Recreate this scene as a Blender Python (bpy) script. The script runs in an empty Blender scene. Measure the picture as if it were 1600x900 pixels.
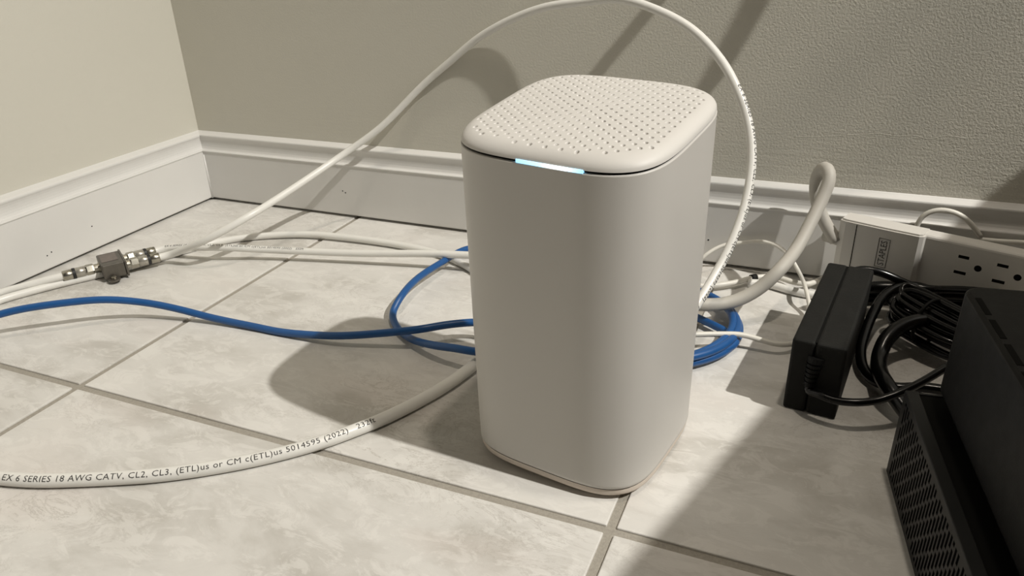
import bpy, bmesh, math, random
import numpy as np
from mathutils import Vector, Matrix

random.seed(7)
rng = np.random.default_rng(7)
scene = bpy.context.scene
COL = scene.collection

# ------------------------------------------------------------------ camera
cam_data = bpy.data.cameras.new('camera')
cam_data.sensor_width = 36.0
cam_data.lens = 26.44
cam_data.clip_start = 0.01
camera = bpy.data.objects.new('camera', cam_data)
COL.objects.link(camera)
_r, _u, _b = (0.9207, 0.3891, -0.0308), (-0.145, 0.4143, 0.8985), (0.3624, -0.8228, 0.4379)
camera.matrix_world = Matrix(((_r[0], _u[0], _b[0], 0.8044), (_r[1], _u[1], _b[1], -0.7741),
                              (_r[2], _u[2], _b[2], 0.3398), (0, 0, 0, 1)))
scene.camera = camera

# ------------------------------------------------------------------ world, lamps, exposure
world = bpy.data.worlds.new('room_ambience')
scene.world = world
world.use_nodes = True
world.node_tree.nodes['Background'].inputs[0].default_value = (1.0, 0.85, 0.69, 1)
world.node_tree.nodes['Background'].inputs[1].default_value = 0.035

def ceiling_lamp(name, loc, aim, power, size, color, cone, blend):
    ld = bpy.data.lights.new(name, 'SPOT')
    ld.energy = power
    ld.shadow_soft_size = size
    ld.color = color
    ld.spot_size = math.radians(cone)
    ld.spot_blend = blend
    o = bpy.data.objects.new(name, ld)
    o.location = loc
    o.rotation_euler = (Vector(aim) - Vector(loc)).to_track_quat('-Z', 'Y').to_euler()
    COL.objects.link(o)
    return o

# two recessed ceiling spots: one far to the right, one nearly overhead
ceiling_lamp('ceiling_spot_main', (2.44, -0.52, 2.27), (0.30, -0.42, 0.0), 320.0, 0.024, (1.0, 0.965, 0.90), 46, 0.9)
ceiling_lamp('ceiling_spot_overhead', (0.98, -0.33, 2.27), (0.82, -0.42, 0.0), 40.0, 0.05, (1.0, 0.89, 0.75), 58, 0.8)

scene.view_settings.view_transform = 'Standard'
scene.view_settings.look = 'None'
scene.view_settings.gamma = 1.0
scene.view_settings.use_curve_mapping = False
scene.view_settings.exposure = 0.0

K = 1.4          # metres per plan unit used for the measured plan of the corner
# ------------------------------------------------------------------ helpers
def link(o, parent=None):
    COL.objects.link(o)
    if parent is not None:
        o.parent = parent
    return o

def tag(o, label=None, cat=None, group=None, kind=None):
    if label: o['label'] = label
    if cat: o['category'] = cat
    if group: o['group'] = group
    if kind: o['kind'] = kind
    return o

def empty(name, loc=(0, 0, 0), rz=0.0, label=None, cat=None, group=None):
    o = bpy.data.objects.new(name, None)
    o.empty_display_size = 0.02
    o.location = loc
    o.rotation_euler = (0, 0, rz)
    link(o)
    return tag(o, label, cat, group)

def mesh_obj(name, verts, faces, mat, parent=None, smooth=False):
    me = bpy.data.meshes.new(name)
    me.from_pydata([tuple(v) for v in verts], [], faces)
    me.update()
    if smooth:
        me.polygons.foreach_set('use_smooth', [True] * len(me.polygons))
    me.materials.append(mat)
    return link(bpy.data.objects.new(name, me), parent)

def bm_obj(name, bm, mat, parent=None, smooth=False):
    me = bpy.data.meshes.new(name)
    bm.normal_update()
    bm.to_mesh(me)
    bm.free()
    if smooth:
        me.polygons.foreach_set('use_smooth', [True] * len(me.polygons))
    me.materials.append(mat)
    return link(bpy.data.objects.new(name, me), parent)

def add_box(bm, x0, x1, y0, y1, z0, z1, bev=0.0, seg=2):
    r = bmesh.ops.create_cube(bm, size=1.0)
    vs = r['verts']
    for v in vs:
        v.co = Vector((x0 + (v.co.x + .5) * (x1 - x0), y0 + (v.co.y + .5) * (y1 - y0), z0 + (v.co.z + .5) * (z1 - z0)))
    if bev > 0:
        es = list({e for v in vs for e in v.link_edges})
        bmesh.ops.bevel(bm, geom=es, offset=bev, segments=seg, profile=0.5, affect='EDGES')

def box_obj(name, dims, mat, parent=None, bev=0.0, seg=2, smooth=False):
    bm = bmesh.new()
    add_box(bm, *dims, bev=bev, seg=seg)
    return bm_obj(name, bm, mat, parent, smooth)

def lathe(bm, prof, axis_m, n=24, closed=True):
    """prof: list of (distance along the axis, radius); axis_m: matrix whose X axis is the axis."""
    rings = []
    for d, r in prof:
        rings.append([bm.verts.new(axis_m @ Vector((d, r * math.cos(2 * math.pi * i / n), r * math.sin(2 * math.pi * i / n)))) for i in range(n)])
    for a, b in zip(rings[:-1], rings[1:]):
        for i in range(n):
            bm.faces.new((a[i], a[(i + 1) % n], b[(i + 1) % n], b[i]))
    if closed:
        bm.faces.new(rings[0][::-1])
        bm.faces.new(rings[-1])

def frame_from(origin, direction, up=(0, 0, 1)):
    x = Vector(direction).normalized()
    z = Vector(up)
    y = z.cross(x).normalized()
    z = x.cross(y)
    return Matrix(((x.x, y.x, z.x, origin[0]), (x.y, y.y, z.y, origin[1]), (x.z, y.z, z.z, origin[2]), (0, 0, 0, 1)))

def smooth_path(pts, step=0.004):
    P = np.array(pts, float)
    P = np.vstack([2 * P[0] - P[1], P, 2 * P[-1] - P[-2]])
    out = []
    for i in range(1, len(P) - 2):
        p0, p1, p2, p3 = P[i - 1:i + 3]
        t0 = 0.0
        t1 = t0 + max(np.linalg.norm(p1 - p0), 1e-5) ** .5
        t2 = t1 + max(np.linalg.norm(p2 - p1), 1e-5) ** .5
        t3 = t2 + max(np.linalg.norm(p3 - p2), 1e-5) ** .5
        n = max(2, int(np.linalg.norm(p2 - p1) / step))
        for t in np.linspace(t1, t2, n, endpoint=False):
            a1 = (t1 - t) / (t1 - t0) * p0 + (t - t0) / (t1 - t0) * p1
            a2 = (t2 - t) / (t2 - t1) * p1 + (t - t1) / (t2 - t1) * p2
            a3 = (t3 - t) / (t3 - t2) * p2 + (t - t2) / (t3 - t2) * p3
            b1 = (t2 - t) / (t2 - t0) * a1 + (t - t0) / (t2 - t0) * a2
            b2 = (t3 - t) / (t3 - t1) * a2 + (t - t1) / (t3 - t1) * a3
            out.append((t2 - t) / (t2 - t1) * b1 + (t - t1) / (t2 - t1) * b2)
    out.append(P[-2])
    out = np.array(out)
    for _ in range(3):
        out[1:-1] = .25 * out[:-2] + .5 * out[1:-1] + .25 * out[2:]
    return out

def path_frames(C):
    T = np.gradient(C, axis=0)
    T /= np.linalg.norm(T, axis=1)[:, None]
    N = np.zeros_like(T)
    ref = np.array([0, 0, 1.0]) if abs(T[0][2]) < .9 else np.array([1.0, 0, 0])
    n = ref - T[0] * (ref @ T[0])
    N[0] = n / np.linalg.norm(n)
    for i in range(1, len(C)):
        n = N[i - 1] - T[i] * (N[i - 1] @ T[i])
        N[i] = n / np.linalg.norm(n)
    return T, N, np.cross(T, N)

def tube(name, C, r, mat, parent=None, n=14, flat=1.0):
    T, N, B = path_frames(C)
    a = np.linspace(0, 2 * np.pi, n, endpoint=False)
    V = (C[:, None, :] + r * (np.cos(a)[None, :, None] * N[:, None, :] + flat * np.sin(a)[None, :, None] * B[:, None, :])).reshape(-1, 3)
    F = []
    m = len(C)
    for i in range(m - 1):
        for j in range(n):
            k = (j + 1) % n
            F.append((i * n + j, i * n + k, (i + 1) * n + k, (i + 1) * n + j))
    F.append(tuple(range(n))[::-1])
    F.append(tuple((m - 1) * n + j for j in range(n)))
    return mesh_obj(name, V, F, mat, parent, smooth=True)

def text_mesh(body, size, spacing=1.0, align='LEFT'):
    cu = bpy.data.curves.new('lettering', 'FONT')
    cu.body = body
    cu.size = size
    cu.space_character = spacing
    cu.align_x = align
    cu.align_y = 'CENTER'
    cu.resolution_u = 2
    o = bpy.data.objects.new('lettering', cu)
    COL.objects.link(o)
    bpy.context.view_layer.update()
    dg = bpy.context.evaluated_depsgraph_get()
    me = o.evaluated_get(dg).to_mesh()
    V = [v.co.copy() for v in me.vertices]
    F = [tuple(p.vertices) for p in me.polygons]
    o.evaluated_get(dg).to_mesh_clear()
    bpy.data.objects.remove(o)
    bpy.data.curves.remove(cu)
    return V, F

def print_on_cable(C, r, body, start, size, face_dir, mat, parent, spacing=1.15, stretch=1.0, reverse=False):
    """bends lettering round a cable; start = arc length where it begins."""
    V, F = text_mesh(body, size, spacing)
    bm = bmesh.new()
    vs = [bm.verts.new(v) for v in V]
    for f in F:
        try: bm.faces.new([vs[k] for k in f])
        except ValueError: pass
    for k in range(-6, 7):
        bmesh.ops.bisect_plane(bm, geom=bm.verts[:] + bm.edges[:] + bm.faces[:], plane_co=(0, k * size * .09, 0), plane_no=(0, 1, 0))
    bmesh.ops.triangulate(bm, faces=bm.faces)
    bm.verts.index_update()
    V = [v.co.copy() for v in bm.verts]; F = [tuple(v.index for v in f.verts) for f in bm.faces]
    bm.free()
    if reverse:
        C = C[::-1]
    seg = np.linalg.norm(np.diff(C, axis=0), axis=1)
    S_ = np.concatenate([[0], np.cumsum(seg)])
    T = np.gradient(C, axis=0)
    T /= np.linalg.norm(T, axis=1)[:, None]
    fd = np.array(face_dir, float)
    out = []
    # subdivide by simple per-vertex mapping (letters are small against the bend)
    for v in V:
        s = start + v.x * stretch
        s = min(max(s, 0), S_[-1] - 1e-6)
        i = min(int(np.searchsorted(S_, s, side='right') - 1), len(C) - 2)
        f = (s - S_[i]) / max(S_[i + 1] - S_[i], 1e-9)
        c = C[i] * (1 - f) + C[i + 1] * f
        t = T[i] * (1 - f) + T[i + 1] * f
        t /= np.linalg.norm(t)
        n = fd - t * (fd @ t)
        n /= np.linalg.norm(n)
        b = np.cross(n, t)
        ang = v.y / r
        out.append(c + (r + .00012) * (math.cos(ang) * n + math.sin(ang) * b))
    return mesh_obj('printed_legend', out, F, mat, parent)

# ------------------------------------------------------------------ materials
def new_mat(name):
    m = bpy.data.materials.new(name)
    m.use_nodes = True
    nt = m.node_tree
    return m, nt, nt.nodes['Principled BSDF']

def N(nt, kind, **kw):
    n = nt.nodes.new(kind)
    for k, v in kw.items():
        setattr(n, k, v)
    return n

def plain(name, col, rough=.5, metal=0.0, var=.06, scale=60.0, bump=0.0, bscale=400.0, spec=.5, rvar=.08):
    """a principled material with a little procedural mottling in colour and gloss"""
    m, nt, b = new_mat(name)
    g = N(nt, 'ShaderNodeNewGeometry')
    nz = N(nt, 'ShaderNodeTexNoise')
    nz.inputs['Scale'].default_value = scale
    nz.inputs['Detail'].default_value = 4
    nt.links.new(g.outputs['Position'], nz.inputs['Vector'])
    mx = N(nt, 'ShaderNodeMix', data_type='RGBA')
    mx.inputs[6].default_value = tuple(c * (1 - var) for c in col) + (1,)
    mx.inputs[7].default_value = tuple(min(1, c * (1 + var)) for c in col) + (1,)
    nt.links.new(nz.outputs['Fac'], mx.inputs[0])
    nt.links.new(mx.outputs[2], b.inputs['Base Color'])
    mr = N(nt, 'ShaderNodeMapRange')
    mr.inputs[3].default_value = max(0.02, rough - rvar)
    mr.inputs[4].default_value = min(1, rough + rvar)
    nt.links.new(nz.outputs['Fac'], mr.inputs[0])
    nt.links.new(mr.outputs[0], b.inputs['Roughness'])
    b.inputs['Metallic'].default_value = metal
    b.inputs['Specular IOR Level'].default_value = spec
    if bump:
        n2 = N(nt, 'ShaderNodeTexNoise')
        n2.inputs['Scale'].default_value = bscale
        n2.inputs['Detail'].default_value = 3
        nt.links.new(g.outputs['Position'], n2.inputs['Vector'])
        bp = N(nt, 'ShaderNodeBump')
        bp.inputs['Strength'].default_value = bump
        bp.inputs['Distance'].default_value = .001
        nt.links.new(n2.outputs['Fac'], bp.inputs['Height'])
        nt.links.new(bp.outputs['Normal'], b.inputs['Normal'])
    return m

def wall_paint():
    m, nt, b = new_mat('eggshell_wall_paint')
    g = N(nt, 'ShaderNodeNewGeometry')
    cl = N(nt, 'ShaderNodeTexNoise'); cl.inputs['Scale'].default_value = 6; cl.inputs['Detail'].default_value = 5
    nt.links.new(g.outputs['Position'], cl.inputs['Vector'])
    mx = N(nt, 'ShaderNodeMix', data_type='RGBA')
    mx.inputs[6].default_value = (.565, .545, .475, 1); mx.inputs[7].default_value = (.60, .58, .51, 1)
    nt.links.new(cl.outputs['Fac'], mx.inputs[0]); nt.links.new(mx.outputs[2], b.inputs['Base Color'])
    b.inputs['Roughness'].default_value = .62
    # roller stipple, plus long shallow roller strokes and one hairline crack
    n1 = N(nt, 'ShaderNodeTexNoise'); n1.inputs['Scale'].default_value = 460; n1.inputs['Detail'].default_value = 3
    n2 = N(nt, 'ShaderNodeTexNoise'); n2.inputs['Scale'].default_value = 900; n2.inputs['Detail'].default_value = 2
    mp = N(nt, 'ShaderNodeMapping'); mp.inputs['Scale'].default_value = (25, 25, 260)
    n3 = N(nt, 'ShaderNodeTexNoise'); n3.inputs['Scale'].default_value = 1.0; n3.inputs['Detail'].default_value = 3
    nt.links.new(g.outputs['Position'], n1.inputs['Vector']); nt.links.new(g.outputs['Position'], n2.inputs['Vector'])
    nt.links.new(g.outputs['Position'], mp.inputs['Vector']); nt.links.new(mp.outputs[0], n3.inputs['Vector'])
    # stipple grows from the corner towards the right of the back wall, strokes low down
    sp = N(nt, 'ShaderNodeSeparateXYZ'); nt.links.new(g.outputs['Position'], sp.inputs[0])
    rx = N(nt, 'ShaderNodeMapRange'); rx.inputs[1].default_value = .40; rx.inputs[2].default_value = 1.0; rx.inputs[3].default_value = .22; rx.inputs[4].default_value = 1.0
    nt.links.new(sp.outputs['X'], rx.inputs[0])
    a = N(nt, 'ShaderNodeMath', operation='MULTIPLY_ADD'); a.inputs[1].default_value = .45
    nt.links.new(n2.outputs['Fac'], a.inputs[0]); nt.links.new(n1.outputs['Fac'], a.inputs[2])
    a2 = N(nt, 'ShaderNodeMath', operation='MULTIPLY'); nt.links.new(a.outputs[0], a2.inputs[0]); nt.links.new(rx.outputs[0], a2.inputs[1])
    rz = N(nt, 'ShaderNodeMapRange'); rz.inputs[1].default_value = .19; rz.inputs[2].default_value = .10; rz.inputs[3].default_value = 0; rz.inputs[4].default_value = .9
    nt.links.new(sp.outputs['Z'], rz.inputs[0])
    a3 = N(nt, 'ShaderNodeMath', operation='MULTIPLY'); nt.links.new(n3.outputs['Fac'], a3.inputs[0]); a5 = N(nt, 'ShaderNodeMath', operation='MULTIPLY'); nt.links.new(rz.outputs[0], a5.inputs[0]); nt.links.new(rx.outputs[0], a5.inputs[1]); nt.links.new(a5.outputs[0], a3.inputs[1])
    a4 = N(nt, 'ShaderNodeMath', operation='ADD'); nt.links.new(a2.outputs[0], a4.inputs[0]); nt.links.new(a3.outputs[0], a4.inputs[1])
    bp = N(nt, 'ShaderNodeBump'); bp.inputs['Strength'].default_value = .45; bp.inputs['Distance'].default_value = .0016
    nt.links.new(a4.outputs[0], bp.inputs['Height']); nt.links.new(bp.outputs['Normal'], b.inputs['Normal'])
    return m

def tile_glaze():
    m, nt, b = new_mat('marbled_tile_glaze')
    g = N(nt, 'ShaderNodeNewGeometry'); oi = N(nt, 'ShaderNodeObjectInfo')
    off = N(nt, 'ShaderNodeVectorMath', operation='SCALE'); 
    cmb = N(nt, 'ShaderNodeCombineXYZ')
    nt.links.new(oi.outputs['Random'], cmb.inputs[2])
    off.inputs[3].default_value = 3.0
    nt.links.new(cmb.outputs[0], off.inputs[0])
    pos = N(nt, 'ShaderNodeVectorMath', operation='ADD')
    nt.links.new(g.outputs['Position'], pos.inputs[0]); nt.links.new(off.outputs[0], pos.inputs[1])
    mp = N(nt, 'ShaderNodeMapping'); mp.inputs['Rotation'].default_value = (0, 0, .5); mp.inputs['Scale'].default_value = (1, 1.9, 1)
    nt.links.new(pos.outputs[0], mp.inputs['Vector'])
    def noise(scale, det, rough, dist):
        n = N(nt, 'ShaderNodeTexNoise'); n.inputs['Scale'].default_value = scale; n.inputs['Detail'].default_value = det
        n.inputs['Roughness'].default_value = rough; n.inputs['Distortion'].default_value = dist
        nt.links.new(mp.outputs[0], n.inputs['Vector']); return n
    n1 = noise(9, 8, .62, .5); n2 = noise(30, 9, .74, .8); n3 = noise(5, 4, .5, .3); n4 = noise(14, 10, .75, 2.2)
    r1 = N(nt, 'ShaderNodeValToRGB')
    e = r1.color_ramp.elements
    e[0].position = .34; e[0].color = (.505, .487, .45, 1)
    e[1].position = .50; e[1].color = (.635, .62, .588, 1)
    e2 = e.new(.66); e2.color = (.68, .665, .63, 1)
    nt.links.new(n1.outputs['Fac'], r1.inputs[0])
    # pale torn patches
    r2 = N(nt, 'ShaderNodeValToRGB'); r2.color_ramp.elements[0].position = .50; r2.color_ramp.elements[1].position = .56
    nt.links.new(n2.outputs['Fac'], r2.inputs[0])
    k = N(nt, 'ShaderNodeMath', operation='MULTIPLY'); k.inputs[1].default_value = .40; nt.links.new(r2.outputs[0], k.inputs[0])
    m1 = N(nt, 'ShaderNodeMix', data_type='RGBA'); m1.inputs[7].default_value = (.77, .755, .72, 1)
    nt.links.new(k.outputs[0], m1.inputs[0]); nt.links.new(r1.outputs[0], m1.inputs[6])
    # pinkish clouds
    r3 = N(nt, 'ShaderNodeValToRGB'); r3.color_ramp.elements[0].position = .55; r3.color_ramp.elements[1].position = .72
    nt.links.new(n3.outputs['Fac'], r3.inputs[0])
    k3 = N(nt, 'ShaderNodeMath', operation='MULTIPLY'); k3.inputs[1].default_value = .35; nt.links.new(r3.outputs[0], k3.inputs[0])
    m2 = N(nt, 'ShaderNodeMix', data_type='RGBA'); m2.inputs[7].default_value = (.62, .55, .505, 1)
    nt.links.new(k3.outputs[0], m2.inputs[0]); nt.links.new(m1.outputs[2], m2.inputs[6])
    # thin grey veins where the fourth noise crosses its middle
    ab = N(nt, 'ShaderNodeMath', operation='SUBTRACT'); ab.inputs[1].default_value = .5; nt.links.new(n4.outputs['Fac'], ab.inputs[0])
    a2 = N(nt, 'ShaderNodeMath', operation='ABSOLUTE'); nt.links.new(ab.outputs[0], a2.inputs[0])
    r4 = N(nt, 'ShaderNodeMapRange'); r4.inputs[1].default_value = 0; r4.inputs[2].default_value = .018; r4.inputs[3].default_value = .5; r4.inputs[4].default_value = 0
    nt.links.new(a2.outputs[0], r4.inputs[0])
    n5 = noise(4, 2, .5, 0)
    r5 = N(nt, 'ShaderNodeMapRange'); r5.inputs[1].default_value = .5; r5.inputs[2].default_value = .62; nt.links.new(n5.outputs['Fac'], r5.inputs[0])
    k4 = N(nt, 'ShaderNodeMath', operation='MULTIPLY'); nt.links.new(r4.outputs[0], k4.inputs[0]); nt.links.new(r5.outputs[0], k4.inputs[1])
    m3 = N(nt, 'ShaderNodeMix', data_type='RGBA'); m3.inputs[7].default_value = (.30, .27, .23, 1)
    nt.links.new(k4.outputs[0], m3.inputs[0]); nt.links.new(m2.outputs[2], m3.inputs[6])
    nt.links.new(m3.outputs[2], b.inputs['Base Color'])
    b.inputs['Roughness'].default_value = .42
    b.inputs['Specular IOR Level'].default_value = .35
    bp = N(nt, 'ShaderNodeBump'); bp.inputs['Strength'].default_value = .35; bp.inputs['Distance'].default_value = .0012
    nt.links.new(n2.outputs['Fac'], bp.inputs['Height']); nt.links.new(bp.outputs['Normal'], b.inputs['Normal'])
    return m

M = {}
M['wall'] = wall_paint()
M['tile'] = tile_glaze()
M['grout'] = plain('sanded_grout', (.34, .315, .27), .9, var=.25, scale=500, bump=.5, bscale=1500)
M['trim'] = plain('white_trim_paint', (.68, .67, .645), .32, var=.03, scale=25, bump=.12, bscale=160)
M['shell'] = plain('satin_white_plastic', (.58, .56, .525), .40, var=.015, scale=40, bump=.05, bscale=2500)
M['lid'] = plain('matte_white_plastic', (.63, .61, .575), .5, var=.015, scale=40)
M['ring'] = plain('beige_plastic', (.62, .545, .47), .5, var=.03)
M['gap'] = plain('black_gap', (.004, .004, .0035), .8, spec=.1)
M['coax'] = plain('white_cable_jacket', (.75, .74, .70), .35, var=.03, scale=80)
M['cordgrey'] = plain('grey_white_cord_jacket', (.46, .44, .395), .58, var=.03, scale=80)
M['blue'] = plain('blue_cable_jacket', (.012, .083, .26), .38, var=.08, scale=80)
M['thin'] = plain('white_thin_cord', (.70, .68, .62), .4, var=.03)
M['ink'] = plain('dark_ink', (.035, .033, .03), .7)
M['nickel'] = plain('nickel_plate', (.42, .40, .34), .30, metal=1.0, var=.1, scale=200)
M['zinc'] = plain('dull_zinc_casting', (.15, .138, .12), .4, metal=.8, var=.18, scale=220, bump=.15, bscale=600)
M['clear'] = plain('silvery_sleeve', (.42, .40, .35), .3, metal=.6, var=.12, scale=300)
M['blackband'] = plain('black_rubber_band', (.012, .012, .012), .5)
M['stripw'] = plain('white_strip_plastic', (.62, .60, .56), .42, var=.02, bump=.05, bscale=900)
M['black'] = plain('black_plastic', (.004, .004, .0036), .5, var=.15, scale=90, bump=.08, bscale=1200, spec=.18)
M['dusty'] = plain('dusty_black_plastic', (.0085, .0085, .0075), .65, var=.55, scale=70, bump=.15, bscale=700, spec=.22)
M['blackcord'] = plain('glossy_black_cord', (.003, .003, .003), .25, var=.1, spec=.4)
M['mesh'] = plain('dark_grey_grille', (.0080, .0083, .0083), .45, var=.1, spec=.3)
M['wood'] = plain('shade_cabinet_veneer', (.09, .06, .04), .45, var=.3, scale=18)

# ------------------------------------------------------------------ the room
GX, GY, TT = 0.1796 * K, -0.3071 * K, 0.33 * K
GW = 0.0046 * K
floor = box_obj('floor', (-.12, 3.0, -2.6, .12, -.03, -.0016), M['grout'])
tag(floor, 'grout bed under the pale marbled floor tiles', None, None, 'structure')
xs = [-.02] + [GX + TT * i for i in range(0, 6)]
ys = [.02] + [GY - TT * i for i in range(0, 5)]
for i in range(len(xs) - 1):
    for j in range(len(ys) - 1):
        x0, x1 = xs[i] + GW / 2, xs[i + 1] - GW / 2
        y1, y0 = ys[j] - GW / 2, ys[j + 1] + GW / 2
        box_obj('floor_tile', (x0, x1, y0, y1, -.006, 0.0), M['tile'], floor, bev=.0008, seg=2)

wb = box_obj('wall_back', (-.12, 3.0, 0, .12, .0037, 2.5), M['wall'])
tag(wb, 'beige painted back wall with roller stipple', None, None, 'structure')
wl = box_obj('wall_left', (-.12, 0, -2.6, 0, .0037, 2.5), M['wall'])
tag(wl, 'smooth beige painted wall on the left', None, None, 'structure')

HB = .0679 * K
def base_profile():
    # (distance from wall, height) of the skirting, from the floor up
    p = [(0, .0036), (.0122, .0036), (.0126, .005), (.0126, .0688), (.0134, .0696), (.0137, .0703), (.0134, .0710), (.0122, .0714), (.0096, .0719)]
    p += [(.0086, .0730), (.0077, .0755), (.0074, .0785), (.0075, .0815), (.0079, .0845), (.0086, .0872)]
    p += [(.0093, .0888), (.0095, .0902), (.0091, .0914), (.0078, .0922), (.0030, .0938), (0, HB)]
    return p
def baseboard(name, start, end, nrm, label):
    s, e, n = Vector(start), Vector(end), Vector(nrm)
    pr = base_profile()
    V, F = [], []
    m = len(pr)
    K_ = 24
    for i in range(K_ + 1):
        c = s.lerp(e, i / K_)
        for d, z in pr:
            V.append(c + n * d + Vector((0, 0, z)))
    for i in range(K_):
        for j in range(m - 1):
            F.append((i * m + j, i * m + j + 1, (i + 1) * m + j + 1, (i + 1) * m + j))
    F.append(tuple(range(m))[::-1]); F.append(tuple(K_ * m + j for j in range(m)))
    bm = bmesh.new()
    vs = [bm.verts.new(v) for v in V]
    for f in F:
        bm.faces.new([vs[k] for k in f])
    bmesh.ops.recalc_face_normals(bm, faces=bm.faces)
    o = bm_obj(name, bm, M['trim'])
    return tag(o, label, None, None, 'structure')
bb = baseboard('baseboard_back', (0, 0, 0), (3.0, 0, 0), (0, -1, 0), 'white moulded baseboard along the back wall')
bl = baseboard('baseboard_left', (0, 0, 0), (0, -2.6, 0), (1, 0, 0), 'white moulded baseboard along the left wall')
crack = [(0.77, 0.1418), (0.7988, 0.1445), (0.8211, 0.1474), (0.8483, 0.1506), (0.8621, 0.1485), (0.8723, 0.1517), (0.8888, 0.1475), (0.8958, 0.1522), (0.9164, 0.1513)]
tube('plaster_ridge', smooth_path([(x, .00034, z) for x, z in crack], .003), .0005, M['wall'], wb, n=6)
# nail holes and chips in the skirting paint
for (x, z) in ((.6985, .028), (.2355, .035), (.2395, .033)):
    box_obj('nail_hole', (x, x + .0016, -.01275, -.0120, z, z + .0013), M['gap'], bb)
for (y, z) in ((-.205, .030), (-.262, .020), (-.268, .018)):
    box_obj('nail_hole', (.0120, .01275, y, y + .0014, z, z + .0013), M['gap'], bl)
# caulk bead in the corner
bm = bmesh.new(); lathe(bm, [(.0, .0016), (.062, .0016)], frame_from((.0128, -.0128, .003), (0, 0, 1), (1, 0, 0)), 8)
bm_obj('caulk_bead', bm, M['trim'], bb, True)

# ------------------------------------------------------------------ white gateway
RC = (0.4773 * K, -0.2417 * K); RTH = math.radians(-9.17)
RA, RR, RA0 = .0479 * K, .0266 * K, .0469 * K
RH, SX, SY = .1636 * K, -.0227, .1277
def rsq(a, r=None, n=26, per_side=0):
    """softly squared outline (superellipse of power 4), evenly spaced, anticlockwise"""
    t = np.linspace(0, 2 * math.pi, 4001)
    c, s_ = np.cos(t), np.sin(t)
    P = np.column_stack([a * np.sign(c) * np.abs(c) ** .5, a * np.sign(s_) * np.abs(s_) ** .5])
    L = np.concatenate([[0], np.cumsum(np.linalg.norm(np.diff(P, axis=0), axis=1))])
    m_ = 4 * (n + per_side)
    u_ = np.linspace(0, L[-1], m_, endpoint=False)
    return np.column_stack([np.interp(u_, L, P[:, 0]), np.interp(u_, L, P[:, 1])])
def seam_z(x, y): return RH + SX * x + SY * y
gate = empty('wifi_gateway', (RC[0], RC[1], 0), RTH, 'tall white rounded square gateway with a lit strip under its perforated lid', 'gateway')
def ring_mesh(name, rings, mat, parent, cap0=False, cap1=False, smooth=True):
    n = len(rings[0]); V = np.vstack(rings); F = []
    for i in range(len(rings) - 1):
        for j in range(n):
            k = (j + 1) % n
            F.append((i * n + j, i * n + k, (i + 1) * n + k, (i + 1) * n + j))
    if cap0: F.append(tuple(range(n))[::-1])
    if cap1: F.append(tuple((len(rings) - 1) * n + j for j in range(n)))
    return mesh_obj(name, V, F, mat, parent, smooth)
def lay(a, r, zf):
    P = rsq(a, r)
    z = np.array([zf(x, y) for x, y in P])
    return np.column_stack([P, z])
z_body0 = .0088
rings = [lay(RA0 - .004, RR - .004, lambda x, y: z_body0 - .0004), lay(RA0 - .0010, RR - .001, lambda x, y: z_body0), lay(RA0, RR, lambda x, y: z_body0 + .0012), lay(RA0, RR, lambda x, y: z_body0 + .0035)]
for t in list(np.linspace(.08, .96, 13)) + [.978, .988, .995, 1]:
    a = RA0 + (RA - RA0) * t
    rings.append(lay(a, RR, lambda x, y, t=t: z_body0 + (seam_z(x, y) - .0005 - z_body0) * t - (.0006 if t == 1 else 0)))
rings.append(lay(RA - .0006, RR - .0006, lambda x, y: seam_z(x, y) - .0005))
rings.append(lay(RA - .003, RR - .003, lambda x, y: seam_z(x, y) - .0008))
rings.append(lay(RA - .003, RR - .003, lambda x, y: seam_z(x, y) - .010))
ring_mesh('body_shell', rings, M['shell'], gate, cap0=True)
ring_mesh('seam_gap', [lay(RA - .0016, RR - .0016, lambda x, y: seam_z(x, y) - .004), lay(RA - .0016, RR - .0016, lambda x, y: seam_z(x, y) + .003)], M['gap'], gate)
ring_mesh('base_ring', [lay(RA0 - .0070, RR, lambda x, y: .0026), lay(RA0 - .0022, RR, lambda x, y: .0029), lay(RA0 - .0010, RR, lambda x, y: .0042), lay(RA0 - .0006, RR, lambda x, y: .0060), lay(RA0 - .0008, RR, lambda x, y: .0085)], M['ring'], gate, cap0=True)
ring_mesh('foot', [lay(RA0 - .011, RR - .011, lambda x, y: 0.0), lay(RA0 - .011, RR - .011, lambda x, y: .0028)], M['gap'], gate, cap0=True)
# lid: fillet rings, then fine rings that carry the drilled holes
def lid_lift(inset):
    f = .0105
    if inset < f:
        t = 1 - inset / f
        return .0070 * math.sqrt(max(0, 1 - t * t))
    return .0070 + .0008 * (1 - ((RA - inset) / (RA - f)) ** 2)
E1, E2 = .0070 * K, .0055 * K
def hole_depth(X, Y):
    """depth of the drilled pattern at lid coordinates, a centred lattice of round holes"""
    d = np.full(X.shape, 1e9)
    for ox, oy in ((E1 / 4, E2 / 4), (E1 * .75, E2 * .75)):
        cx = np.round((X - ox) / E1) * E1 + ox
        cy = np.round((Y - oy) / E2) * E2 + oy
        rad = np.hypot(X - cx, Y - cy)
        lim = .0600
        ok = (np.abs(cx) / lim) ** 4 + (np.abs(cy) / lim) ** 4 < 1.0
        d = np.minimum(d, np.where(ok, rad, 1e9))
    t = np.clip((.00125 - d) / .00045, 0, 1)
    return .0036 * t * t * (3 - 2 * t)
def dense(a, r): return rsq(a, max(r, .0005), 150, 130)
LV = []
insets = [0.0, .0002, .0006, .0012, .002, .003, .0042]
insets += list(np.arange(.0050, RA - .0012, .00040))
for ins in insets:
    a = RA - .0003 - ins
    P = dense(a, .01)
    h = lid_lift(ins)
    z = RH + SX * P[:, 0] + SY * P[:, 1] + .0009 + h
    if ins >= .0050:
        z = z - hole_depth(P[:, 0], P[:, 1])
    LV.append(np.column_stack([P, z]))
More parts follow.
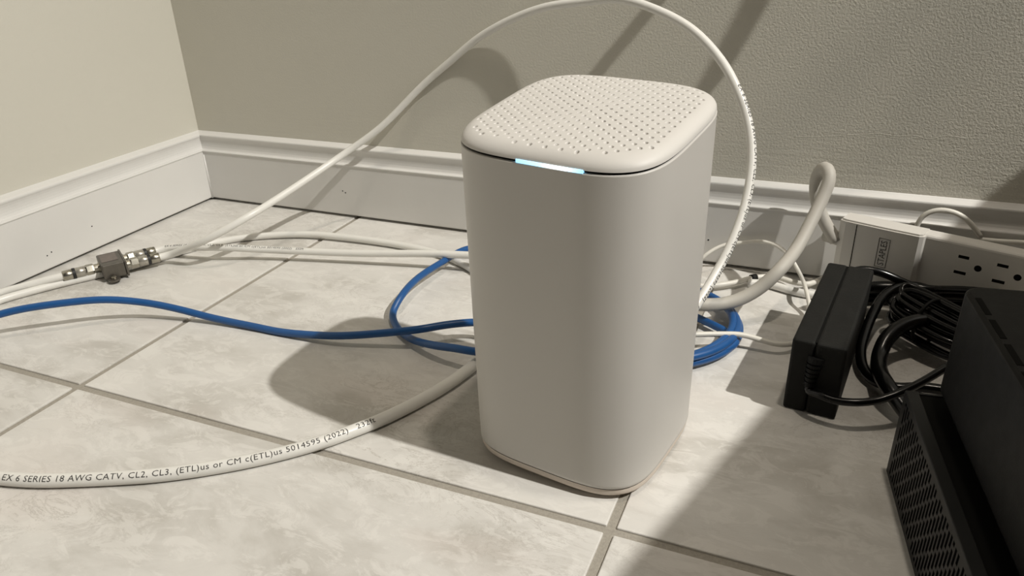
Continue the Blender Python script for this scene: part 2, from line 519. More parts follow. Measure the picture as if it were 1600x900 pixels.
LV.insert(0, lay(RA - .0020, RR - .002, lambda x, y: 0)[:0])
LV = [v for v in LV if len(v)]
ring_mesh('perforated_lid', LV, M['lid'], gate, cap1=True)
# lit strip in the seam
m, nt, b = new_mat('status_light_glow')
b.inputs['Base Color'].default_value = (.6, .8, .95, 1)
tc = N(nt, 'ShaderNodeTexCoord'); sx = N(nt, 'ShaderNodeSeparateXYZ'); nt.links.new(tc.outputs['Generated'], sx.inputs[0])
cr = N(nt, 'ShaderNodeValToRGB'); el = cr.color_ramp.elements
el[0].position = 0; el[0].color = (.22, .55, .85, 1); el[1].position = 1; el[1].color = (.22, .55, .85, 1)
for p, c in ((.38, (.42, .75, .98, 1)), (.50, (.95, 1, 1, 1)), (.72, (1, 1, 1, 1)), (.86, (.45, .78, .98, 1))):
    e_ = el.new(p); e_.color = c
nt.links.new(sx.outputs['X'], cr.inputs[0]); nt.links.new(cr.outputs[0], b.inputs['Emission Color'])
b.inputs['Emission Strength'].default_value = 1.6
lx = np.linspace(-.0086 * K, .0208 * K, 16)
V, F = [], []
for x in lx:
    y = -RA * (1 - (abs(x) / RA) ** 4) ** .25 - .0001
    for dz, dy in ((-.0010, .002), (-.0010, 0), (.0010, .0), (.0010, .002)):
        V.append((x, y + dy, seam_z(x, -RA) + .0004 + dz))
for i in range(15):
    for j in range(4):
        k = (j + 1) % 4
        F.append((i * 4 + j, (i + 1) * 4 + j, (i + 1) * 4 + k, i * 4 + k))
F += [(0, 1, 2, 3), (63, 62, 61, 60)]
sl = mesh_obj('status_light', V, F, m, gate)
sl['label'] = 'glowing pale blue status light strip'

# ------------------------------------------------------------------ cables
PTS = {
 'arc':[(0.1196,-0.2134,0.0119),(0.1261,-0.2045,0.0123),(0.1452,-0.1951,0.0175),(0.1890,-0.2030,0.0364),(0.2212,-0.1708,0.0546),(0.2324,-0.1260,0.0644),(0.2632,-0.0420,0.0924),(0.3066,-0.0189,0.1232),(0.3640,-0.0049,0.1750),(0.3962,-0.0049,0.1988),(0.4452,-0.0084,0.2324),(0.5110,-0.0168,0.2590),(0.5656,-0.0266,0.2674),(0.6020,-0.0364,0.2705),(0.6349,-0.0448,0.2637),(0.6735,-0.0560,0.2478),(0.7028,-0.0672,0.2243),(0.7202,-0.0784,0.2031),(0.7340,-0.0896,0.1783),(0.7424,-0.1036,0.1512),(0.7443,-0.1260,0.1177),(0.7389,-0.1512,0.0879),(0.7309,-0.1736,0.0662),(0.7241,-0.1960,0.0531),(0.7175,-0.2128,0.0421),(0.7133,-0.2310,0.0339)],
 'B':[(0.1003,-0.2004,0.0119),(0.1163,-0.1947,0.0126),(0.1317,-0.1996,0.0153),(0.1812,-0.1820,0.0176),(0.2346,-0.1617,0.0137),(0.3399,-0.1371,0.0140),(0.4214,-0.1224,0.0188),(0.4760,-0.1148,0.0210),(0.5320,-0.1190,0.0266),(0.6020,-0.1540,0.0308)],
 'left':[(0.0646,-0.2921,0.0119),(0.0535,-0.3047,0.0105),(0.0386,-0.3202,0.0084),(0.0254,-0.3365,0.0063),(0.0168,-0.3722,0.0042),(0.0214,-0.4304,0.0042)],
 'hump':[(0.0413,-0.4422,0.0042),(0.0340,-0.3836,0.0042),(0.0368,-0.3454,0.0042),(0.0476,-0.3210,0.0042),(0.0623,-0.2945,0.0042),(0.0811,-0.2655,0.0042),(0.0986,-0.2379,0.0042),(0.1153,-0.1982,0.0042),(0.1345,-0.1553,0.0042),(0.1506,-0.1351,0.0042),(0.1731,-0.1167,0.0042),(0.1999,-0.1030,0.0049),(0.2340,-0.0912,0.0056),(0.2938,-0.0841,0.0056),(0.3548,-0.0825,0.0049),(0.4012,-0.0870,0.0042),(0.4356,-0.0981,0.0042),(0.4685,-0.1157,0.0042),(0.5051,-0.1432,0.0042)],
 'fore':[(0.2510,-0.5540,0.0049),(0.2843,-0.5443,0.0049),(0.3091,-0.5385,0.0049),(0.3372,-0.5306,0.0049),(0.3577,-0.5221,0.0049),(0.3855,-0.5094,0.0049),(0.4123,-0.4957,0.0049),(0.4405,-0.4771,0.0049),(0.4640,-0.4585,0.0049),(0.4800,-0.4434,0.0049),(0.4954,-0.4267,0.0049),(0.5095,-0.4068,0.0049),(0.5234,-0.3846,0.0049),(0.5384,-0.3520,0.0049),(0.5490,-0.3230,0.0056),(0.5564,-0.2901,0.0063),(0.5650,-0.2484,0.0084),(0.5869,-0.2100,0.0252),(0.6014,-0.1812,0.0336)],
 'blue':[(0.0869,-0.4486,0.0168),(0.0997,-0.4147,0.0224),(0.1217,-0.3888,0.0272),(0.1557,-0.3619,0.0288),(0.1863,-0.3366,0.0259),(0.2160,-0.3188,0.0190),(0.2444,-0.3105,0.0136),(0.2804,-0.3031,0.0063),(0.3305,-0.2999,0.0038),(0.3608,-0.2996,0.0038),(0.4185,-0.2960,0.0091),(0.4595,-0.2855,0.0139),(0.4955,-0.2738,0.0189),(0.5130,-0.2576,0.0182),(0.5390,-0.2443,0.0147),(0.5880,-0.2310,0.0112)],
 'blueloop':[(0.4572,-0.0363,0.0084),(0.4472,-0.0789,0.0112),(0.4391,-0.1293,0.0140),(0.4368,-0.1804,0.0161),(0.4430,-0.2230,0.0161),(0.4418,-0.2360,0.0077),(0.4570,-0.2549,0.0042),(0.4823,-0.2727,0.0062),(0.5120,-0.2859,0.0126),(0.5373,-0.2913,0.0175),(0.5600,-0.2912,0.0182)],
 'cord':[(0.6878,-0.1667,0.0280),(0.7179,-0.1583,0.0252),(0.7360,-0.1476,0.0238),(0.7512,-0.1389,0.0280),(0.7658,-0.1300,0.0378),(0.7773,-0.1232,0.0512),(0.7897,-0.0910,0.0628),(0.7984,-0.0672,0.0821),(0.8053,-0.0504,0.1022),(0.8083,-0.0420,0.1179),(0.8030,-0.0336,0.1254),(0.7975,-0.0266,0.1178),(0.7968,-0.0266,0.1019),(0.8017,-0.0294,0.0839),(0.8111,-0.0336,0.0681),(0.8225,-0.0350,0.0529)],
 'thinA':[(0.6933,-0.0420,0.0125),(0.7014,-0.0364,0.0216),(0.7080,-0.0308,0.0260),(0.7166,-0.0252,0.0300),(0.7350,-0.0210,0.0337),(0.7537,-0.0210,0.0376),(0.7698,-0.0252,0.0365),(0.7836,-0.0308,0.0280),(0.7950,-0.0420,0.0163),(0.8034,-0.0813,0.0168),(0.8084,-0.0972,0.0084),(0.8093,-0.1217,0.0042)],
 'thinB':[(0.7129,-0.2024,0.0168),(0.7379,-0.1896,0.0154),(0.7582,-0.1809,0.0140),(0.7716,-0.1791,0.0112),(0.7875,-0.1800,0.0098),(0.8000,-0.1718,0.0084),(0.8104,-0.1549,0.0070)],
 'tied':[(0.6907,-0.0876,0.0070),(0.7172,-0.0768,0.0070),(0.7369,-0.0621,0.0070),(0.7517,-0.0458,0.0070),(0.7712,-0.0358,0.0070),(0.7903,-0.0435,0.0070),(0.8035,-0.0435,0.0070),(0.8191,-0.0191,0.0070)],
 'stub':[(0.7474,-0.0538,0.0042),(0.7668,-0.0502,0.0042),(0.7918,-0.0584,0.0042),(0.8213,-0.0613,0.0042),(0.8498,-0.0600,0.0042)],
 'behind':[(0.8903,-0.0168,0.0573),(0.8906,-0.0168,0.0704),(0.8936,-0.0168,0.0804),(0.9043,-0.0182,0.0878),(0.9203,-0.0182,0.0865),(0.9321,-0.0182,0.0791),(0.9438,-0.0168,0.0656)],
 'behind2':[(0.9433,-0.0168,0.0629),(0.9584,-0.0182,0.0636),(0.9778,-0.0196,0.0654),(1.0060,-0.0224,0.0672)],
 'k1':[(0.8426,-0.0616,0.0140),(0.8586,-0.0729,0.0252),(0.8784,-0.0721,0.0280),(0.9034,-0.0792,0.0315),(0.9275,-0.0836,0.0350),(0.9545,-0.0898,0.0406)],
 'k2':[(0.8356,-0.0960,0.0462),(0.8459,-0.0855,0.0476),(0.8591,-0.0853,0.0476),(0.8728,-0.0839,0.0434),(0.8896,-0.0822,0.0364),(0.9048,-0.0838,0.0364),(0.9255,-0.0900,0.0420),(0.9518,-0.0992,0.0476)],
 'k3':[(0.9090,-0.0744,0.0308),(0.8922,-0.0813,0.0364),(0.8791,-0.0873,0.0364),(0.8679,-0.1015,0.0336),(0.8594,-0.1292,0.0280),(0.8542,-0.1533,0.0196),(0.8520,-0.1750,0.0126),(0.8552,-0.1950,0.0084),(0.8633,-0.2077,0.0070),(0.8778,-0.2151,0.0084),(0.8955,-0.2099,0.0098),(0.9167,-0.2108,0.0112)],
 'k4':[(0.9100,-0.1314,0.0308),(0.8897,-0.1464,0.0336),(0.8779,-0.1568,0.0308),(0.8691,-0.1697,0.0252),(0.8652,-0.1831,0.0168),(0.8651,-0.2042,0.0154),(0.8695,-0.2314,0.0189),(0.8770,-0.2424,0.0140),(0.8872,-0.2549,0.0084)],
 'kout':[(0.8183,-0.2597,0.0329),(0.8163,-0.2623,0.0259),(0.8199,-0.2666,0.0238),(0.8268,-0.2697,0.0224),(0.8363,-0.2713,0.0224),(0.8488,-0.2706,0.0238),(0.8611,-0.2656,0.0252),(0.8729,-0.2593,0.0294),(0.8889,-0.2459,0.0350),(0.9049,-0.2300,0.0420)],
}

# the runs go on along the left wall beyond the picture
PTS['left'] += [(.0270, -.60, .0042), (.0260, -1.2, .0042), (.0280, -2.4, .0042)]
PTS['hump'] = [(.0520, -2.4, .0042), (.0500, -1.2, .0042), (.0480, -.62, .0042)] + PTS['hump']
PTS['blue'] = [(.1250, -2.4, .0036), (.1150, -1.3, .0036), (.1080, -.80, .0036), (.0930, -.56, .0080)] + PTS['blue']
PTS['fore'] = [(.0850, -2.4, .0049), (.0800, -1.3, .0049), (.0820, -.86, .0049), (.1150, -.66, .0060), (.1800, -.585, .0049)] + PTS['fore']
R6 = .0029 * K
LEGEND = 'EX 6 SERIES 18 AWG CATV, CL2, CL3, (ETL)us or CM c(ETL)us 5014595 (2022)   232ft'

def f_connector(parent, tip, toward, r=.0062):
    """compression connector: a nut at the tip, sleeve, black ring and crimped tail, along 'toward' (away from the port)"""
    mtx = frame_from(tip, toward)
    c = empty('connector'); c.parent = parent
    bpy.data.objects.remove(c)
    bm = bmesh.new(); lathe(bm, [(0, r * .93), (.0015, r), (.007, r), (.0085, r * .9)], mtx, 6)
    con = bm_obj('connector', bm, M['nickel'], parent)
    con['label'] = 'nickel coax connector'
    bm = bmesh.new(); lathe(bm, [(.0082, r * .78), (.0090, r * .92), (.0180, r * .92), (.0184, r * .86)], mtx, 24)
    bm_obj('sleeve', bm, M['clear'], con, True)
    bm = bmesh.new(); lathe(bm, [(.0180, r * .88), (.0182, r * .96), (.0210, r * .96), (.0212, r * .88)], mtx, 24)
    bm_obj('seal_ring', bm, M['blackband'], con)
    bm = bmesh.new(); lathe(bm, [(.0210, r * .84), (.0214, r * .90), (.0300, r * .90), (.0306, r * .80), (.0306, r * .62)], mtx, 24)
    bm_obj('crimp_tail', bm, M['nickel'], con, True)

# splitter frame: axis from the left port to the two right ports
SP = Vector((.0905, -.2495, 0)); SD = Vector((.53, .848, 0)).normalized(); SQ = Vector((SD.y, -SD.x, 0))
arcC = None
def straight(start, d, n=.030): return [tuple(start + d * n), tuple(start + d * (n * .5))]
zc = .0119
left_tip = SP - SD * .0185 + Vector((0, 0, zc))
rightA_tip = SP + SD * .0165 + SQ * .0105 + Vector((0, 0, zc))
rightB_tip = SP + SD * .0165 - SQ * .0085 + Vector((0, 0, zc))

def coax(name, pts, label, tip=None, tdir=None, legend=None):
    e = empty(name, (0, 0, 0), 0, label, 'cable', 'white coaxial cables')
    C = smooth_path(pts)
    tube('jacket', C, R6, M['coax'], e)
    if tip is not None:
        f_connector(e, tip, tdir)
    return e, C

dA = (SD + SQ * .06).normalized(); dB = (SD - SQ * .04).normalized()
ptsA = [tuple(rightA_tip + dA * .026), tuple(rightA_tip + dA * .040)] + PTS['arc'][3:]
arc_e, arcC = coax('coax_cable', ptsA, 'white coax cable arching high against the back wall and down behind the gateway', rightA_tip, dA)
ptsB = [tuple(rightB_tip + dB * .026), tuple(rightB_tip + dB * .040)] + PTS['B'][3:]
b_e, bC = coax('coax_cable', ptsB, 'white coax cable running straight from the splitter to the gateway, under the arching cable', rightB_tip, dB)
ptsL = [tuple(left_tip - SD * .026), tuple(left_tip - SD * .036)] + PTS['left'][2:]
l_e, lC = coax('coax_cable', ptsL, 'white coax cable leaving the single left port of the splitter along the baseboard', left_tip, -SD)
h_e, hC = coax('coax_cable', PTS['hump'], 'white coax cable passing under the splitter in a shallow bow near the back wall')

def arclen_at(C, p):
    i = int(np.argmin(np.linalg.norm(C - np.array(p), axis=1)))
    return float(np.linalg.norm(np.diff(C[:i + 1], axis=0), axis=1).sum())
tot = float(np.linalg.norm(np.diff(arcC, axis=0), axis=1).sum())
print_on_cable(arcC, R6, LEGEND, arclen_at(arcC, (.7202, -.0784, .2031)), .0062, (.86, -.50, .05), M['ink'], arc_e, spacing=1.1, stretch=.9)
print_on_cable(bC, R6, LEGEND, arclen_at(bC, (.118, -.20, .0135)), .0042, (.25, -.35, .92), M['ink'], b_e, spacing=1.1)

RF = .0035 * K
fe = empty('coax_cable', (0, 0, 0), 0, 'thick white printed coax cable curving across the tiles in the foreground', 'cable', 'white coaxial cables')
foreC = smooth_path(PTS['fore'])
tube('jacket', foreC, RF, M['coax'], fe, n=20)
s0 = arclen_at(foreC, (.3091, -.5385, .0049)) + .0055
print_on_cable(foreC, RF, LEGEND, s0, .0060, (.12, -.62, .78), M['ink'], fe, spacing=1.08, stretch=1.085)

# blue network cable: in from the left, a coil behind the gateway, a loose loop out to the left
bp_ = list(PTS['blue'][:-2]) + [(.5400, -.2440, .0185), (.5700, -.2440, .0190)]
cx, cy = .658, -.172
for i in range(0, 62):
    a = math.radians(215) + i * math.radians(20)
    rr_ = .085 + .009 * math.sin(i * .33) + .004 * math.sin(i * .71 + 1)
    bp_.append((cx + rr_ * math.cos(a) + .004 * math.sin(i * .21), cy + rr_ * .94 * math.sin(a), .0140 - .0085 * (i / 61) + .002 * math.sin(i * .55)))
bp_ += [(.5300, -.0700, .0070), (.4850, -.0560, .0085)] + list(PTS['blueloop'][1:]) + [(.5900, -.2660, .0100), (.6300, -.2480, .0070)]
be = empty('network_cable', (0, 0, 0), 0, 'blue network cable sweeping in from the left and coiled behind the white gateway', 'cable')
tube('jacket', smooth_path(bp_), .0025 * K, M['blue'], be)

def simple_cable(name, pts, r, mat, label, cat='cable', group=None, n=12):
    o = tube(name, smooth_path(pts, .003), r, mat, None, n)
    return tag(o, label, cat, group)
cordpts = PTS['cord']
cord = empty('power_cable', (0, 0, 0), 0, 'thick grey white power cord looping up into the left end of the power strip', 'cable')
tube('jacket', smooth_path(cordpts), 0.0043 * K, M['cordgrey'], cord, n=18)
simple_cable('thin_cable', PTS['thinA'], .0014 * K, M['thin'], 'thin white cord bowed up against the baseboard behind the thick cord', 'cable', 'thin white cables')
simple_cable('thin_cable', PTS['thinB'], .0017 * K, M['thin'], 'thin white cord from behind the gateway to the side of the power adapter', 'cable', 'thin white cables')
td = empty('thin_cable', (0, 0, 0), 0, 'thin white cord with a dark tie lying along the foot of the back wall', 'cable', 'thin white cables')
tC = smooth_path(PTS['tied'], .003)
tube('jacket', tC, .0019 * K, M['thin'], td)
i0 = int(np.argmin(np.linalg.norm(tC - np.array(PTS['tied'][3]), axis=1)))
tube('cable_tie', tC[i0 - 1:i0 + 2], .0027 * K, M['dusty'], td)
simple_cable('thin_cable', PTS['stub'], .0029 * K, M['coax'], 'stout white cord end lying on the floor beside the black power adapter', 'cable', 'thin white cables')
simple_cable('thin_cable', PTS['behind'], .0017 * K, M['thin'], 'thin white cord arching up behind the power strip', 'cable', 'thin white cables')
simple_cable('thin_cable', PTS['behind2'], .0017 * K, M['thin'], 'thin white cord lying flat along the top behind the power strip', 'cable', 'thin white cables')

# ------------------------------------------------------------------ coax splitter
sp = empty('coax_splitter', (SP.x, SP.y, 0), math.atan2(SD.y, SD.x), 'small grey metal coax splitter lying beside the left baseboard', 'splitter')
box_obj('body', (-.0125, .0105, -.0215, .0165, .0040, .0205), M['zinc'], sp, bev=.0012)
box_obj('end_plate', (.0100, .0122, -.0232, .0182, .0030, .0210), M['zinc'], sp, bev=.0006)
box_obj('label_plate', (-.0105, .0060, -.0120, .0120, .0205, .0209), plain('worn_grey_label', (.15, .125, .11), .5, var=.5, scale=160), sp, bev=.0002)
for y in (-.0255, .0195):
    bm = bmesh.new(); lathe(bm, [(0, .0062), (.0018, .0062)], frame_from((-.004, y, .0030), (0, 0, 1), (1, 0, 0)), 20)
    ear = bm_obj('mounting_ear', bm, M['zinc'], sp)
    bm = bmesh.new(); lathe(bm, [(0, .0026), (.0025, .0030), (.0030, .0022)], frame_from((-.004, y, .0048), (0, 0, 1), (1, 0, 0)), 12)
    bm_obj('screw', bm, M['nickel'], ear)
for x, y, d in ((-.0125, 0, -1), (.0122, -.0105, 1), (.0122, .0085, 1)):
    bm = bmesh.new(); lathe(bm, [(0, .0058), (.0012, .0058), (.0014, .0047), (.0070, .0047)], frame_from((x, y, zc), (d, 0, 0)), 18)
    bm_obj('port', bm, M['nickel'], sp)

# ------------------------------------------------------------------ power strip
PE = Vector((.9471, -.321, 0)); strip = empty('power_strip', (.5932 * K, -.0127 * K, 0), math.atan2(-.321, .9471),
    'white power strip standing on its long edge against the baseboard', 'power strip')
# local x along the strip, local -y towards the camera, z up
HZ = .055 * K
st = .0125 * K
box_obj('housing', (.048 * K, .215 * K, -st, 0, 0, HZ), M['stripw'], strip, bev=.0030, seg=3)
bm = bmesh.new()
prof = [(0.0, -.0150), (.004, -.0165), (.030, -.0170), (.0500, -.0166), (.0522, -.0150), (.0530, -.0125), (.0530, 0.0), (0.0, 0.0)]
top = [bm.verts.new((x * K, y * K, HZ + .0004)) for x, y in prof]
bot = [bm.verts.new((x * K, y * K, 0)) for x, y in prof]
bm.faces.new(top); bm.faces.new(bot[::-1])
for i in range(len(prof)):
    k = (i + 1) % len(prof)
    bm.faces.new((bot[i], bot[k], top[k], top[i]))
bmesh.ops.recalc_face_normals(bm, faces=bm.faces)
bmesh.ops.bevel(bm, geom=[e for e in bm.edges if abs(e.verts[0].co.z - e.verts[1].co.z) < .002 and min(e.verts[0].co.z, e.verts[1].co.z) > .01], offset=.0016, segments=2, affect='EDGES')
cap = bm_obj('switch_cover', bm, M['stripw'], strip)
box_obj('cover_seam', (.0112 * K, .0116 * K, -.01705 * K, -.0160 * K, .004, HZ - .0022), M['gap'], cap)
# slots of the outlets
for i in range(6):
    a = (.0762 + .0213 * i) * K
    of = box_obj('outlet', (a - .0058 * K, a + .0122 * K, -st - .00004, -st + .0010, .0300 * K, .0505 * K), M['stripw'], strip)
    box_obj('slot', (a - .0030 * K, a + .0030 * K, -st - .00012, -st + .001, .0447 * K, .0467 * K), M['gap'], of)
    box_obj('slot', (a - .0036 * K, a + .0032 * K, -st - .00012, -st + .001, .0341 * K, .0361 * K), M['gap'], of)
    bm = bmesh.new(); lathe(bm, [(0, .0021 * K), (.0014, .0021 * K)], frame_from((a + .0089 * K, -st - .00012, .0404 * K), (0, 1, 0)), 16)
    bm_obj('ground_hole', bm, M['gap'], of)
# logo: framed lettering reading upwards
yf = -.0170 * K - .00025
V, F = text_mesh('STAPLES', .0066, .92, 'CENTER')
wx = max(v.x for v in V) - min(v.x for v in V); hy = max(v.y for v in V) - min(v.y for v in V)
kx = .0172 * K / wx; ky = .0040 * K / hy
cxl, czl = .0303 * K, .0380 * K
ymid = (max(v.y for v in V) + min(v.y for v in V)) / 2; xmid = (max(v.x for v in V) + min(v.x for v in V)) / 2
logo = mesh_obj('logo', [(cxl - (v.y - ymid) * ky, yf, czl + (v.x - xmid) * kx) for v in V], F, M['ink'], strip)
fx, fz, fw = .0035 * K, .0101 * K, .00030
bm = bmesh.new()
for d in ((cxl - fx, cxl + fx, czl - fz, czl - fz + fw), (cxl - fx, cxl + fx, czl + fz - fw, czl + fz), (cxl - fx, cxl - fx + fw, czl - fz, czl + fz), (cxl + fx - fw, cxl + fx, czl - fz, czl + fz)):
    add_box(bm, d[0], d[1], yf - .0001, yf + .0004, d[2], d[3])
bm_obj('logo_frame', bm, M['ink'], strip)
bm = bmesh.new(); lathe(bm, [(-.004, .0048 * K), (.012, .0052 * K), (.013, .0060 * K)], frame_from((-.012, -.0100, .053), (1, -.1, -.02)), 16)
bm_obj('cord_grip', bm, M['cordgrey'], strip, True)

# ------------------------------------------------------------------ black power adapter
ad = empty('power_adapter', (.571 * K, -.1847 * K, 0), math.radians(-6.9), 'dusty black power adapter brick standing on its narrow side', 'power adapter')
AW, AL, AH = .0268 * K, .1085 * K, .0433 * K
box_obj('case_half', (0, AW * .43, 0, AL, 0, AH), M['dusty'], ad, bev=.0022, seg=3)
box_obj('case_half', (AW * .43 + .0003, AW, 0, AL, 0, AH), M['dusty'], ad, bev=.0022, seg=3)
box_obj('case_seam', (AW * .40, AW * .46, .002, AL - .002, .002, AH - .0006), M['gap'], ad)
bm = bmesh.new()
rm = frame_from((AW * .47, .002, AH * .80), (-.06, -.16, -1), (0, -1, 0))
pr = [(0, .0062)]
for i in range(6):
    pr += [(.002 + i * .0036, .0060 - i * .0004), (.0042 + i * .0036, .0060 - i * .0004), (.0043 + i * .0036, .0046 - i * .0003), (.0054 + i * .0036, .0046 - i * .0003)]
pr += [(.0245, .0032)]
lathe(bm, pr, rm, 18)
relief = bm_obj('strain_relief', bm, M['black'], ad)
tip = Matrix.Translation((.571 * K, -.1847 * K, 0)) @ Matrix.Rotation(math.radians(-6.9), 4, 'Z') @ (rm @ Vector((.0235, 0, 0)))
simple_cable('black_cable', [tuple(tip), (tip.x - .0003, tip.y - .0022, tip.z - .005)] + PTS['kout'][2:], .0021 * K, M['blackcord'], 'thin black cord drooping from the front of the power adapter to the black modem', 'cable', 'black cables')

# ------------------------------------------------------------------ black cords behind
simple_cable('black_cable', PTS['k1'], .0044 * K, M['blackcord'], 'stout black cord running along the foot of the power strip', 'cable', 'black cables')
simple_cable('black_cable', [(a, b_, c - .0125) for a, b_, c in PTS['k1']], .0040 * K, M['blackcord'], 'lower stout black cord under the one along the power strip', 'cable', 'black cables')
simple_cable('black_cable', PTS['k2'], .0026 * K, M['blackcord'], 'black cord arching out from behind the power adapter in front of the strip', 'cable', 'black cables')
simple_cable('black_cable', PTS['k3'], .0030 * K, M['blackcord'], 'black cord in a wide loop right beside the power adapter', 'cable', 'black cables')
simple_cable('black_cable', PTS['k4'], .0044 * K, M['blackcord'], 'thick black cord bending down towards the modem grille inside the wide loop', 'cable', 'black cables')
# hank of thin cord, one continuous winding
hp = []
ca, cb = np.array([.8770, -.1080]), np.array([.9330, -.1560])
ax_ = (cb - ca); ln = np.linalg.norm(ax_); ax_ /= ln; px_ = np.array([-ax_[1], ax_[0]])
mid = (ca + cb) / 2
for i in range(0, 9 * 16 + 1):
    t = i / 16 * 2 * math.pi
    k = i / 16
    hl = ln / 2 + .004 * math.sin(k * 2.1); hw = .0115 + .004 * math.sin(k * 1.3 + .5)
    sx_ = math.copysign(abs(math.cos(t)) ** .6, math.cos(t)); sy_ = math.copysign(abs(math.sin(t)) ** .8, math.sin(t))
    c2 = mid + ax_ * hl * sx_ + px_ * hw * sy_ + px_ * .004 * math.sin(k * 1.9)
    hp.append((c2[0], c2[1], .0085 + .0036 * k + .006 * sx_ * -1 * .4 + .003 * math.sin(k * 2.7) + .006 * (sy_ > 0) * 1.0))
hank = empty('cable_hank', (0, 0, 0), 0, 'hank of thin glossy black cord wound up beside the black modem', 'cable')
tube('windings', smooth_path(hp, .004), .0018 * K, M['blackcord'], hank, n=8)
tw = [(*(mid + px_ * (.019 * math.cos(a)) - ax_ * .004)[:2], .026 + .021 * math.sin(a)) for a in np.linspace(0, 2 * math.pi, 17)]
tube('twist_tie', smooth_path(tw, .003), .0016, M['black'], hank, n=8)

# ------------------------------------------------------------------ black modem
modem = empty('black_modem', (.622 * K, -.2217 * K, 0), math.radians(8.0) , 'black modem with a slotted grille skirt and slits along its top edge', 'modem')
# local x to the right, local -y to the front
ML, MW = .165 * K, .080 * K
SH = .0450 * K
def grille(length, height, th, parent):
    """left side panel pierced by upright staggered slots; lies in the local plane x = 0"""
    V, F = [], []
    def q(*p):
        i = len(V); V.extend(p); F.append(tuple(range(i, i + len(p))))
    c = .0043; sw = .0025; p_ = .0135; sh = .0108; mg = .0035
    y = -.006
    q((0, 0, 0), (0, 0, height), (0, y, height), (0, y, 0))
    col = 0
    while y - c > -length + .006:
        y1 = y - c
        ya, yb = y - (c - sw) / 2, y1 + (c - sw) / 2
        off = (col * .0048) % p_
        z = mg
        q((0, y, 0), (0, y, mg), (0, y1, mg), (0, y1, 0))
        zz = mg - p_ + off
        segs = []
        while zz < height - mg:
            a, b_ = max(zz, mg), min(zz + sh, height - mg)
            if b_ - a > .0018: segs.append((a, b_))
            zz += p_
        cur = mg
        for a, b_ in segs:
            if a > cur: q((0, y, cur), (0, y, a), (0, y1, a), (0, y1, cur))
            q((0, y, a), (0, y, b_), (0, ya, b_), (0, ya, a))
            q((0, yb, a), (0, yb, b_), (0, y1, b_), (0, y1, a))
            q((0, ya, a), (0, ya, b_), (th, ya, b_), (th, ya, a))
            q((0, yb, a), (th, yb, a), (th, yb, b_), (0, yb, b_))
            q((0, ya, a), (th, ya, a), (th, yb, a), (0, yb, a))
            q((0, ya, b_), (0, yb, b_), (th, yb, b_), (th, ya, b_))
            cur = b_
        q((0, y, cur), (0, y, height), (0, y1, height), (0, y1, cur))
        y = y1; col += 1
    q((0, y, 0), (0, y, height), (0, -length, height), (0, -length, 0))
    o = mesh_obj('grille_panel', V, F, M['mesh'], parent)
    o['label'] = 'dark grey side panel pierced by upright slots'
    return o
grille(ML, SH, .0022, modem)
box_obj('skirt', (.0024, MW, -ML, 0, 0, SH - .0008), M['gap'], modem)
box_obj('skirt_rim', (0, .0075, -ML, 0, SH - .0006, SH + .0016), M['mesh'], modem, bev=.0006)
box_obj('skirt_back', (.0002, MW, -.0006, .0014, 0, SH), M['mesh'], modem, bev=.0004)
box_obj('neck', (.026, MW - .004, -ML + .006, -.010, SH - .002, SH + .014), M['gap'], modem)
XB = .0165
UP0, UP1 = SH + .0075, .1000 * K
bm = bmesh.new()
add_box(bm, XB, MW + .002, -ML - .004, .0010, UP0, UP1)
bmesh.ops.bevel(bm, geom=[e for e in bm.edges if abs(e.verts[0].co.z - e.verts[1].co.z) > .01], offset=.011, segments=6, profile=.5, affect='EDGES')
bmesh.ops.bevel(bm, geom=[e for e in bm.edges if abs(e.verts[0].co.z - e.verts[1].co.z) < 1e-5], offset=.0026, segments=3, profile=.5, affect='EDGES')
body = bm_obj('upper_body', bm, M['black'], modem)
# slits along the left top edge
for i in range(9):
    y = -.016 - i * .0265
    box_obj('vent_slit', (XB + .0030, XB + .0062, y - .0205, y, UP1 - .0012, UP1 + .0002), M['gap'], body)

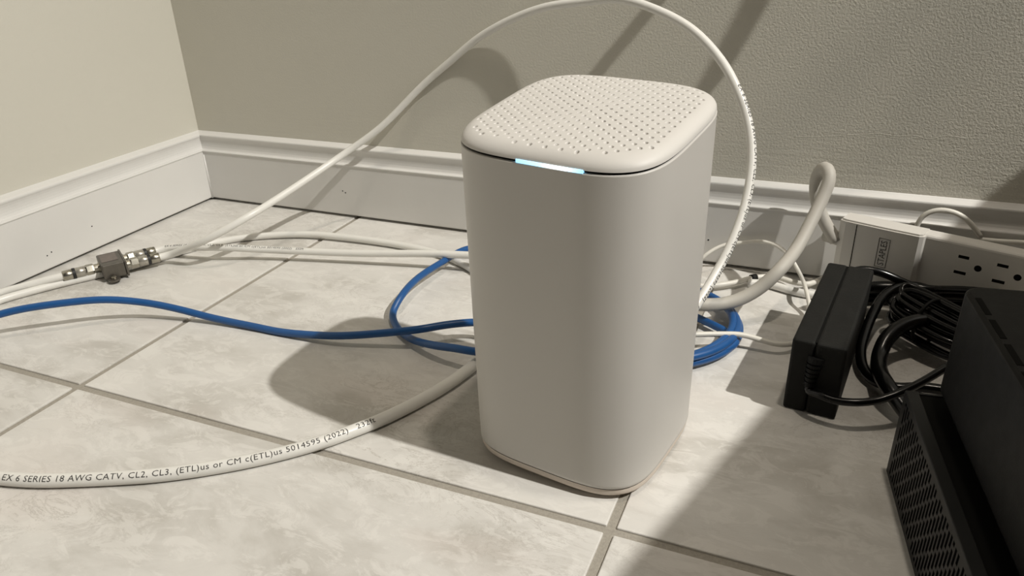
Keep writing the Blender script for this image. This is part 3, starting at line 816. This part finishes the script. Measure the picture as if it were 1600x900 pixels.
# ------------------------------------------------------------------ unseen things added out of view for the shadows they cast
cab = empty('shade_cabinet', (.833 * K, -.05 * K, 0), math.radians(-17.0), 'unseen low dark veneered cabinet added to shade the modem side of the corner', 'cabinet')  # added stand-in for whatever unseen object shades the right side
box_obj('carcass', (.008, .42, -.44, 0, .03, .405), M['wood'], cab, bev=.002)
box_obj('top_board', (0, .43, -.45, .004, .4055, .420), M['wood'], cab, bev=.002)
for y in (-.432, -.218):
    d = box_obj('door', (.4205, .436, y, y + .210, .04, .395), M['wood'], cab, bev=.002)
    box_obj('handle', (.4365, .446, y + .18, y + .19, .16, .28), M['nickel'], d, bev=.002)
for x in (.02, .38):
    for y in (-.425, -.02):
        box_obj('leg', (x, x + .03, y - .01, y + .02 if y < -.1 else y, 0, .0295), M['wood'], cab, bev=.002)
hang = [(0.748, -0.014, 0.61), (0.735, -0.024, 0.56), (0.67, -0.032, 0.44), (0.5843, -0.0333, 0.3415), (0.5585, -0.0333, 0.3106), (0.5252, -0.0333, 0.2707), (0.5133, -0.0333, 0.255), (0.5115, -0.0333, 0.245), (0.5206, -0.0333, 0.2386), (0.5479, -0.0333, 0.2377), (0.5706, -0.0333, 0.2404), (0.5852, -0.0333, 0.2477), (0.5998, -0.0333, 0.2659), (0.6256, -0.0333, 0.3195), (0.6389, -0.0333, 0.3506), (0.69, -0.034, 0.435), (0.725, -0.026, 0.505), (0.742, -0.018, 0.545), (0.748, -0.014, 0.565)]  # added cord loop, shaped so its shadow makes the wall stripes
hc = simple_cable('shadow_cable', [(a * K, b_ * K, c * K) for a, b_, c in hang], .0042 * K, M['blackcord'], 'unseen black cord loop added to cast the stripe shadows on the back wall', 'cable')
ol = empty('added_outlet', (.748 * K, 0, .585 * K), 0, 'unseen white double outlet plate added to hold the shadow cord', 'outlet')  # invented anchor for the added cord, never in view
box_obj('cover_plate', (-.035, .035, -.006, 0, -.058, .058), M['stripw'], ol, bev=.002)
for z in (-.028, .035):
    rc = box_obj('receptacle', (-.016, .016, -.0085, -.0055, z - .014, z + .014), M['stripw'], ol, bev=.001)
    box_obj('plug', (-.011, .011, -.022, -.0086, z - .010, z + .010), M['black'], ol, bev=.003)
